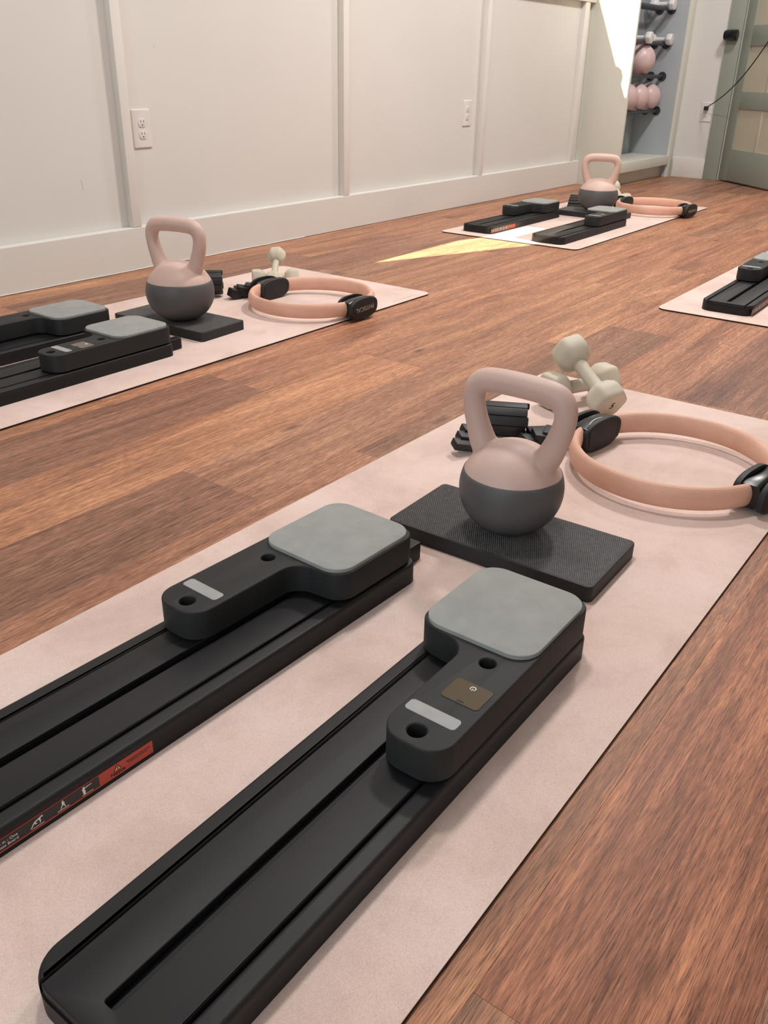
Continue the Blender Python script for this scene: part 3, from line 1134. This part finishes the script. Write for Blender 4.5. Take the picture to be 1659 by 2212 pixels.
def make_kettlebell(label, loc, rz, a=0.081, hs=1.0, hw=1.0):
    """a = body radius; hs scales heights; hw scales the handle width"""
    t = thing('kettlebell', label, 'kettlebell', loc, rz, 'pink and charcoal kettlebells')
    c = 0.0753*hs
    zc = 0.0715*hs
    zband = 0.099*hs

    def prof(grow=0.0):
        out = []
        for k in range(41):
            ph = -math.pi/2+math.pi*k/40
            r = (a+grow)*math.cos(ph)**0.94 if math.cos(ph) > 1e-6 else 0
            z = zc+(c+grow)*math.sin(ph)
            out.append((r, z))
        return out
    lower = [(r, max(0.0, z)) for r, z in prof(0.0004) if z < zband]
    # exact rim
    ph = math.asin((zband-zc)/(c+0.0004))
    rim = (a+0.0004)*math.cos(ph)**0.94
    lower.append((rim, zband))
    lower.append((rim-0.0012, zband+0.0006))
    lower.append((rim-0.006, zband+0.0002))
    bm = bmesh.new()
    lathe_bm(bm, [(0.0, 0.0)]+[p for p in lower if p[0] > 0.012], 72)
    obj('lower_shell', mesh_from(bm, 'lower_shell', True, 50), MAT['kb_dark'], t)
    # upper shell: dome and handle merged
    bm = bmesh.new()
    lathe_bm(bm, prof(-0.0006), 64)
    pts, rad = [], []
    H = [(0.046, 0.118, 0.022), (0.058, 0.138, 0.0205), (0.067, 0.160, 0.0185), (0.0740, 0.182, 0.0175), (0.0770, 0.202, 0.0170), (0.0742, 0.2175, 0.0178), (0.065, 0.2285, 0.0186), (0.050, 0.2335, 0.0189), (0.025, 0.2352, 0.0189), (0.0, 0.2356, 0.0189)]
    full = H+[(-y, z, r) for y, z, r in reversed(H[:-1])]
    # densify with Catmull-Rom
    dens = []
    for i in range(len(full)-1):
        p0, p1, p2, p3 = [Vector(full[max(0, min(len(full)-1, i+k))]) for k in (-1, 0, 1, 2)]
        for s in range(5):
            u = s/5
            dens.append(0.5*((2*p1)+(-p0+p2)*u+(2*p0-5*p1+4*p2-p3)*u*u+(-p0+3*p1-3*p2+p3)*u**3))
    dens.append(Vector(full[-1]))
    path = [(0, v.x*hw, v.y*hs) for v in dens]
    rr = [v.z*(0.5+0.5*hs) for v in dens]
    tube_bm(bm, path, rr, 24, up=Vector((1, 0, 0)))
    me = mesh_from(bm, 'tmp', False)
    tmp = obj('tmp', me)
    rm = tmp.modifiers.new('r', 'REMESH')
    rm.mode = 'VOXEL'
    rm.voxel_size = 0.0022
    sm = tmp.modifiers.new('s', 'SMOOTH')
    sm.factor = 0.5
    sm.iterations = 14
    me2 = eval_mesh(tmp, 'upper_shell')
    bpy.data.objects.remove(tmp)
    bm = bmesh.new()
    bm.from_mesh(me2)
    bpy.data.meshes.remove(me2)
    geom = list(bm.verts)+list(bm.edges)+list(bm.faces)
    bmesh.ops.bisect_plane(bm, geom=geom, plane_co=(0, 0, zband-0.001), plane_no=(0, 0, 1), clear_inner=True)
    for f in bm.faces:
        f.smooth = True
    me3 = bpy.data.meshes.new('upper_shell')
    bm.to_mesh(me3)
    bm.free()
    obj('upper_shell', me3, MAT['kb_pink'], t)
    return t


KZ = MT+PADH+0.0002
make_kettlebell('pink and charcoal kettlebell on the foreground mat', (1.105, 0.561, KZ), 0)
make_kettlebell('pink and charcoal kettlebell on the left mat by the wall', (1.636, 1.916, KZ), math.radians(12.5), 0.0945, 1.10, 1.02)
make_kettlebell('pink and charcoal kettlebell on the far mat by the cabinet', (4.470, 1.930, KZ), math.radians(23), 0.1005, 1.10, 1.06)

# ------------------------------------------------------------------ dumbbells


def dumbbell_meshes(L=0.168, hexr=0.041, hl=0.050):
    """axis along x, returns meshes; hex heads with rounded edges"""
    ms = {}
    bm = bmesh.new()
    n = 12
    tube_bm(bm, [(-L/2+hl*0.7, 0, 0), (-L/4, 0, 0), (-0.01, 0, 0), (0.01, 0, 0), (L/4, 0, 0), (L/2-hl*0.7, 0, 0)], [0.0165, 0.0142, 0.0135, 0.0135, 0.0142, 0.0165], 20, up=Vector((0, 0, 1)))
    ms['grip'] = mesh_from(bm, 'grip')
    for sg in (1, -1):
        bm = bmesh.new()
        secs = [(L/2-hl, 0.50), (L/2-hl*0.92, 0.66), (L/2-hl*0.70, 0.92), (L/2-hl*0.55, 0.99), (L/2-hl*0.40, 1.0), (L/2-hl*0.16, 0.985), (L/2-hl*0.06, 0.945), (L/2-0.0006, 0.88), (L/2, 0.84)]
        rings = []
        for x, k in secs:
            hexa = [(hexr*k*math.cos(math.pi/3*i+math.pi/6*0), hexr*k*math.sin(math.pi/3*i)) for i in range(6)]
            rp = rpoly(hexa, hexr*k*0.34, 5)
            rings.append([bm.verts.new((sg*x, p[0], p[1])) for p in rp])
        for a, b in zip(rings[:-1], rings[1:]):
            for i in range(len(a)):
                j = (i+1) % len(a)
                bm.faces.new((a[i], a[j], b[j], b[i]))
        bm.faces.new(rings[0])
        bm.faces.new(rings[-1])
        ms[sg] = mesh_from(bm, 'head', True, 60)
    return ms


DBM = dumbbell_meshes()
HEXA = 0.041*math.cos(math.pi/6)*0.995


def make_dumbbell(label, center, axis, roll=0.0, group='sage dumbbells', mat='db', number=None, scale=1.0):
    t = thing('dumbbell', label, 'dumbbell', center, 0, group)
    x = Vector(axis).normalized()
    up = Vector((0, 0, 1))
    y = up.cross(x).normalized()
    z = x.cross(y)
    R = Matrix((x, y, z)).transposed().to_4x4() @ Matrix.Rotation(roll, 4, 'X')
    t.matrix_world = Matrix.Translation(center) @ R @ Matrix.Diagonal((scale if not isinstance(scale, tuple) else scale[0], scale if not isinstance(scale, tuple) else scale[1], scale if not isinstance(scale, tuple) else scale[1], 1))
    for k, nm in (('grip', 'grip'), (1, 'head'), (-1, 'head')):
        o = obj(nm, DBM[k], None, t)
        if len(DBM[k].materials) == 0:
            DBM[k].materials.append(MAT[mat])
        if mat != 'db':
            o.material_slots[0].link = 'OBJECT'
            o.material_slots[0].material = MAT[mat]
    if number:
        me = text_mesh(number, 0.020, 'number', 0.0002, 'CENTER', 0.0004, 0.2)
        o = obj('number', me, MAT['black_print'], t)
        o.location = (0.0842, 0.0, 0.001)
        o.rotation_euler = (math.pi/2, 0, math.pi/2)
    return t


ZD = MT+HEXA+0.0002
# foreground pair: one lying, one leaning across it
ZD2 = MT+HEXA*1.12+0.0002
lowA, lowB = Vector((1.712, 0.790, ZD2)), Vector((1.850, 0.728, ZD2))
mid_ = (lowA+lowB)/2
make_dumbbell('sage dumbbell lying on the foreground mat under another', mid_, lowB-lowA, scale=1.12)
fr = Vector((1.722, 0.676, MT+0.052))
bk = Vector((1.766, 0.772, 0.1120))
ax = (fr-bk).normalized()
make_dumbbell('sage dumbbell marked 5 leaning across another behind the foreground ring', (fr+bk)/2, ax, math.radians(12), number='5', scale=1.12)
# pair on the left mat
SM = (0.94, 0.80)
ZS = MT+HEXA*0.80+0.0002
make_dumbbell('sage dumbbell lying flat on the left mat behind the ring', (2.198, 2.080, ZS), (0.66, -0.60, 0), scale=SM)
make_dumbbell('sage dumbbell leaning over another on the left mat', (2.194, 2.076, 0.067), (-0.62, -0.45, -0.42), math.radians(8), scale=SM)
# far mat pair, mostly hidden
make_dumbbell('pale dumbbell behind the far kettlebell, lying on the far mat', (5.000, 2.040, ZS), (0.75, -0.5, 0), scale=SM)
make_dumbbell('pale dumbbell leaning behind the far kettlebell and ring', (4.985, 2.030, 0.067), (-0.55, -0.62, -0.42), scale=SM)

# white dumbbells on the rack
for i, (x, zrow, lab) in enumerate(((6.30, 0.855, 'white dumbbell on the third rack rail, left of two'), (6.64, 0.855, 'white dumbbell on the third rack rail, right of two'), (6.60, 1.064, 'white dumbbell on the top rack rail'))):
    make_dumbbell(lab, (x, 2.546 if i else 2.56, zrow+0.0285), (0, -1, 0), 0, 'white dumbbells on the rack', 'white_db', None, 1.0)

# ------------------------------------------------------------------ pilates rings


def sp(v, e=0.78):
    return math.copysign(abs(v)**e, v)


def make_ring(label, loc, r, ang, scale=1.0):
    """foam covered ring with two padded handles on the local x axis; rests on handle pads"""
    t = thing('exercise_ring', label, 'exercise ring', loc, ang, 'peach exercise rings')
    hz = 0.0322*scale
    n = 128
    bm = bmesh.new()
    tube_bm(bm, [(r*math.cos(2*math.pi*i/n), r*math.sin(2*math.pi*i/n), hz) for i in range(n)], 0.0215*scale, 20, True, 0.52, 1.0)
    obj('foam_ring', mesh_from(bm, 'foam_ring'), MAT['foam_ring'], t)
    for sg in (1, -1):
        # saddle around the tube
        bm = bmesh.new()
        secs = []
        for k in range(17):
            u = -1+2*k/16
            secs.append(u)
        rings = []
        for u in secs:
            yy = u*0.052*scale
            w = (0.0155+0.0085*u*u)*scale
            h = (0.0285-0.007*abs(u)**2.2)*scale
            rr = r if abs(u) < 2 else r
            xc = math.sqrt(max(r*r-yy*yy, 0))
            sec = rpoly([(-w, -h), (w, -h), (w, h*0.96), (-w, h*0.96)], 0.009*scale, 4)
            rings.append([bm.verts.new((sg*(xc+p[0]), yy, hz+p[1])) for p in sec])
        for a, b in zip(rings[:-1], rings[1:]):
            for i in range(len(a)):
                j = (i+1) % len(a)
                bm.faces.new((a[i], a[j], b[j], b[i]))
        bm.faces.new(rings[0])
        bm.faces.new(rings[-1])
        hd = obj('handle', mesh_from(bm, 'handle', True, 50), MAT['gloss_black'], t)
        # inner and outer pads (ovals standing upright)
        for side, nm in ((-1, 'hand_pad'), (1, 'hand_pad')):
            bm = bmesh.new()
            ov = [((0.062*sp(math.cos(q_))+0.004*math.sin(q_))*scale, 0.0320*sp(math.sin(q_))*scale) for q_ in [2*math.pi*k/48 for k in range(48)]]
            plate_bm(bm, ov, [], 0, 0.012*scale, 0.005*scale, 0, 3)
            o = obj(nm, mesh_from(bm, nm, True, 50), MAT['soft_black'], hd)
            # plate z -> radial direction
            rad_dir = Vector((sg*side, 0, 0))
            zax = rad_dir
            xax = Vector((0, 1, 0)) if True else None
            yax = zax.cross(xax)
            if yax.z < 0:
                xax = -xax
                yax = -yax
            M_ = Matrix((xax, yax, zax)).transposed().to_4x4()
            o.matrix_local = Matrix.Translation((sg*(r+side*0.0185*scale), 0, hz)) @ M_
            if side == 1:
                me = text_mesh('PHYSICAL', 0.0190*scale, 'lettering', 0.0002)
                l = obj('lettering', me, MAT['grey_print'], o)
                l.matrix_local = Matrix.Translation((0, 0, 0.0121*scale)) @ Matrix.Rotation(math.pi+0.06, 4, 'Z')
    return t


make_ring('peach exercise ring with black handles on the foreground mat, cut off at right', (1.533, 0.4515, MT), 0.179, math.radians(80))
make_ring('peach exercise ring with black handles on the left mat', (2.060, 1.797, MT), 0.186, math.radians(88))
make_ring('peach exercise ring with black handles on the far mat', (4.830, 1.757, MT), 0.190, math.radians(82))

# ------------------------------------------------------------------ ankle weights (folded chains of black bars)


def make_weight(label, loc, rz, centers, width, tilt=(0, 0)):
    """bars across local y; centers: list of (x,z,angle,half_length,half_thick,y_shift)"""
    t = thing('ankle_weight', label, 'ankle weight', loc, rz, 'black segmented ankle weights')
    for (x, z, ang, hl, ht, ys) in centers:
        bm = bmesh.new()
        box_bm(bm, -hl, hl, -width/2, width/2, -ht, ht, 0.0035)
        o = obj('segment', mesh_from(bm, 'segment', True, 35), MAT['neoprene'], t)
        o.location = (x, ys, z)
        o.rotation_euler = (0, -ang, 0)
    pts = [(x, ys, z) for (x, z, ang, hl, ht, ys) in centers]
    bm = bmesh.new()
    tube_bm(bm, pts, 0.004, 8, up=Vector((0, 1, 0)))
    obj('strap', mesh_from(bm, 'strap'), MAT['neoprene'], t)
    return t


def loop_bars(n, rx, rz_, z0, half, thick, wob=0.0):
    out = []
    for k in range(n):
        a = 2*math.pi*k/n
        x, z = rx*math.cos(a), z0+rz_*math.sin(a)
        ang = math.atan2(rz_*math.cos(a), -rx*math.sin(a))
        out.append((x, z, ang, half, thick, wob*math.sin(k*2.3)))
    return out


def two_weights(ca, cb, cc, rz, la, lb, s=1.0):
    # folded upright loop of bars, with its loose end lying beside it
    bars = loop_bars(11, 0.030*s, 0.0285*s, 0.0410*s, 0.0098*s, 0.0065*s, 0.0025)
    t = make_weight(la, (ca[0], ca[1], MT), rz, bars, 0.088*s)
    inv = Matrix.Rotation(-rz, 3, 'Z')
    d = inv @ Vector((cc[0]-ca[0], cc[1]-ca[1], 0))
    for k in range(3):
        bm = bmesh.new()
        box_bm(bm, -0.012*s, 0.012*s, -0.024*s, 0.024*s, -0.008*s, 0.008*s, 0.003)
        o = obj('segment', mesh_from(bm, 'segment', True, 35), MAT['neoprene'], t)
        o.location = (d.x-0.022*s+k*0.024*s, d.y-0.006*k*s, (0.0185+0.006*k)*s)
        o.rotation_euler = (0.25, -0.25, 0.5)
    # second weight: bars fanned over one another
    t2 = thing('ankle_weight', lb, 'ankle weight', (cb[0], cb[1], MT), rz, 'black segmented ankle weights')
    for k, (x, y, z, ry, rzz, hx, hy, hz) in enumerate(((-0.030, 0.026, 0.016, 0.10, 0.5, 0.016, 0.030, 0.0125), (-0.016, 0.004, 0.021, 0.1, 0.25, 0.018, 0.028, 0.014), (-0.006, -0.020, 0.023, 0.05, -0.15, 0.020, 0.030, 0.0155), (0.006, -0.044, 0.018, -0.05, -0.45, 0.020, 0.030, 0.014), (0.020, 0.004, 0.0135, 0.0, 0.3, 0.022, 0.040, 0.012))):
        bm = bmesh.new()
        box_bm(bm, -hx*s, hx*s, -hy*s*0.55, hy*s*0.55, -hz*s, hz*s, 0.004)
        o = obj('segment', mesh_from(bm, 'segment', True, 35), MAT['neoprene'], t2)
        o.location = (x*s, y*s, (z+0.0005)*s)
        o.rotation_euler = (0.30-0.12*k if k < 4 else 0.0, -ry, rzz)


two_weights((1.486, 0.782), (1.500, 0.706), (1.385, 0.814), math.radians(27), 'black ankle weight folded upright behind the foreground kettlebell', 'black ankle weight lying behind the foreground kettlebell, nearer the ring')
two_weights((1.948, 2.146), (2.020, 2.056), (1.900, 2.170), math.radians(44), 'black ankle weight folded upright behind the left mat kettlebell', 'black ankle weight lying on the left mat beside the ring', 1.08)
make_weight('black ankle weight left of the far kettlebell', (4.70, 2.13, MT), math.radians(20), [(-0.07, 0.014, 0.1, 0.014, 0.010, 0), (-0.04, 0.024, 0.3, 0.014, 0.012, 0), (-0.01, 0.034, 0.3, 0.014, 0.013, 0), (0.02, 0.042, 0.2, 0.014, 0.013, 0), (0.05, 0.048, 0.1, 0.014, 0.013, 0)], 0.12)
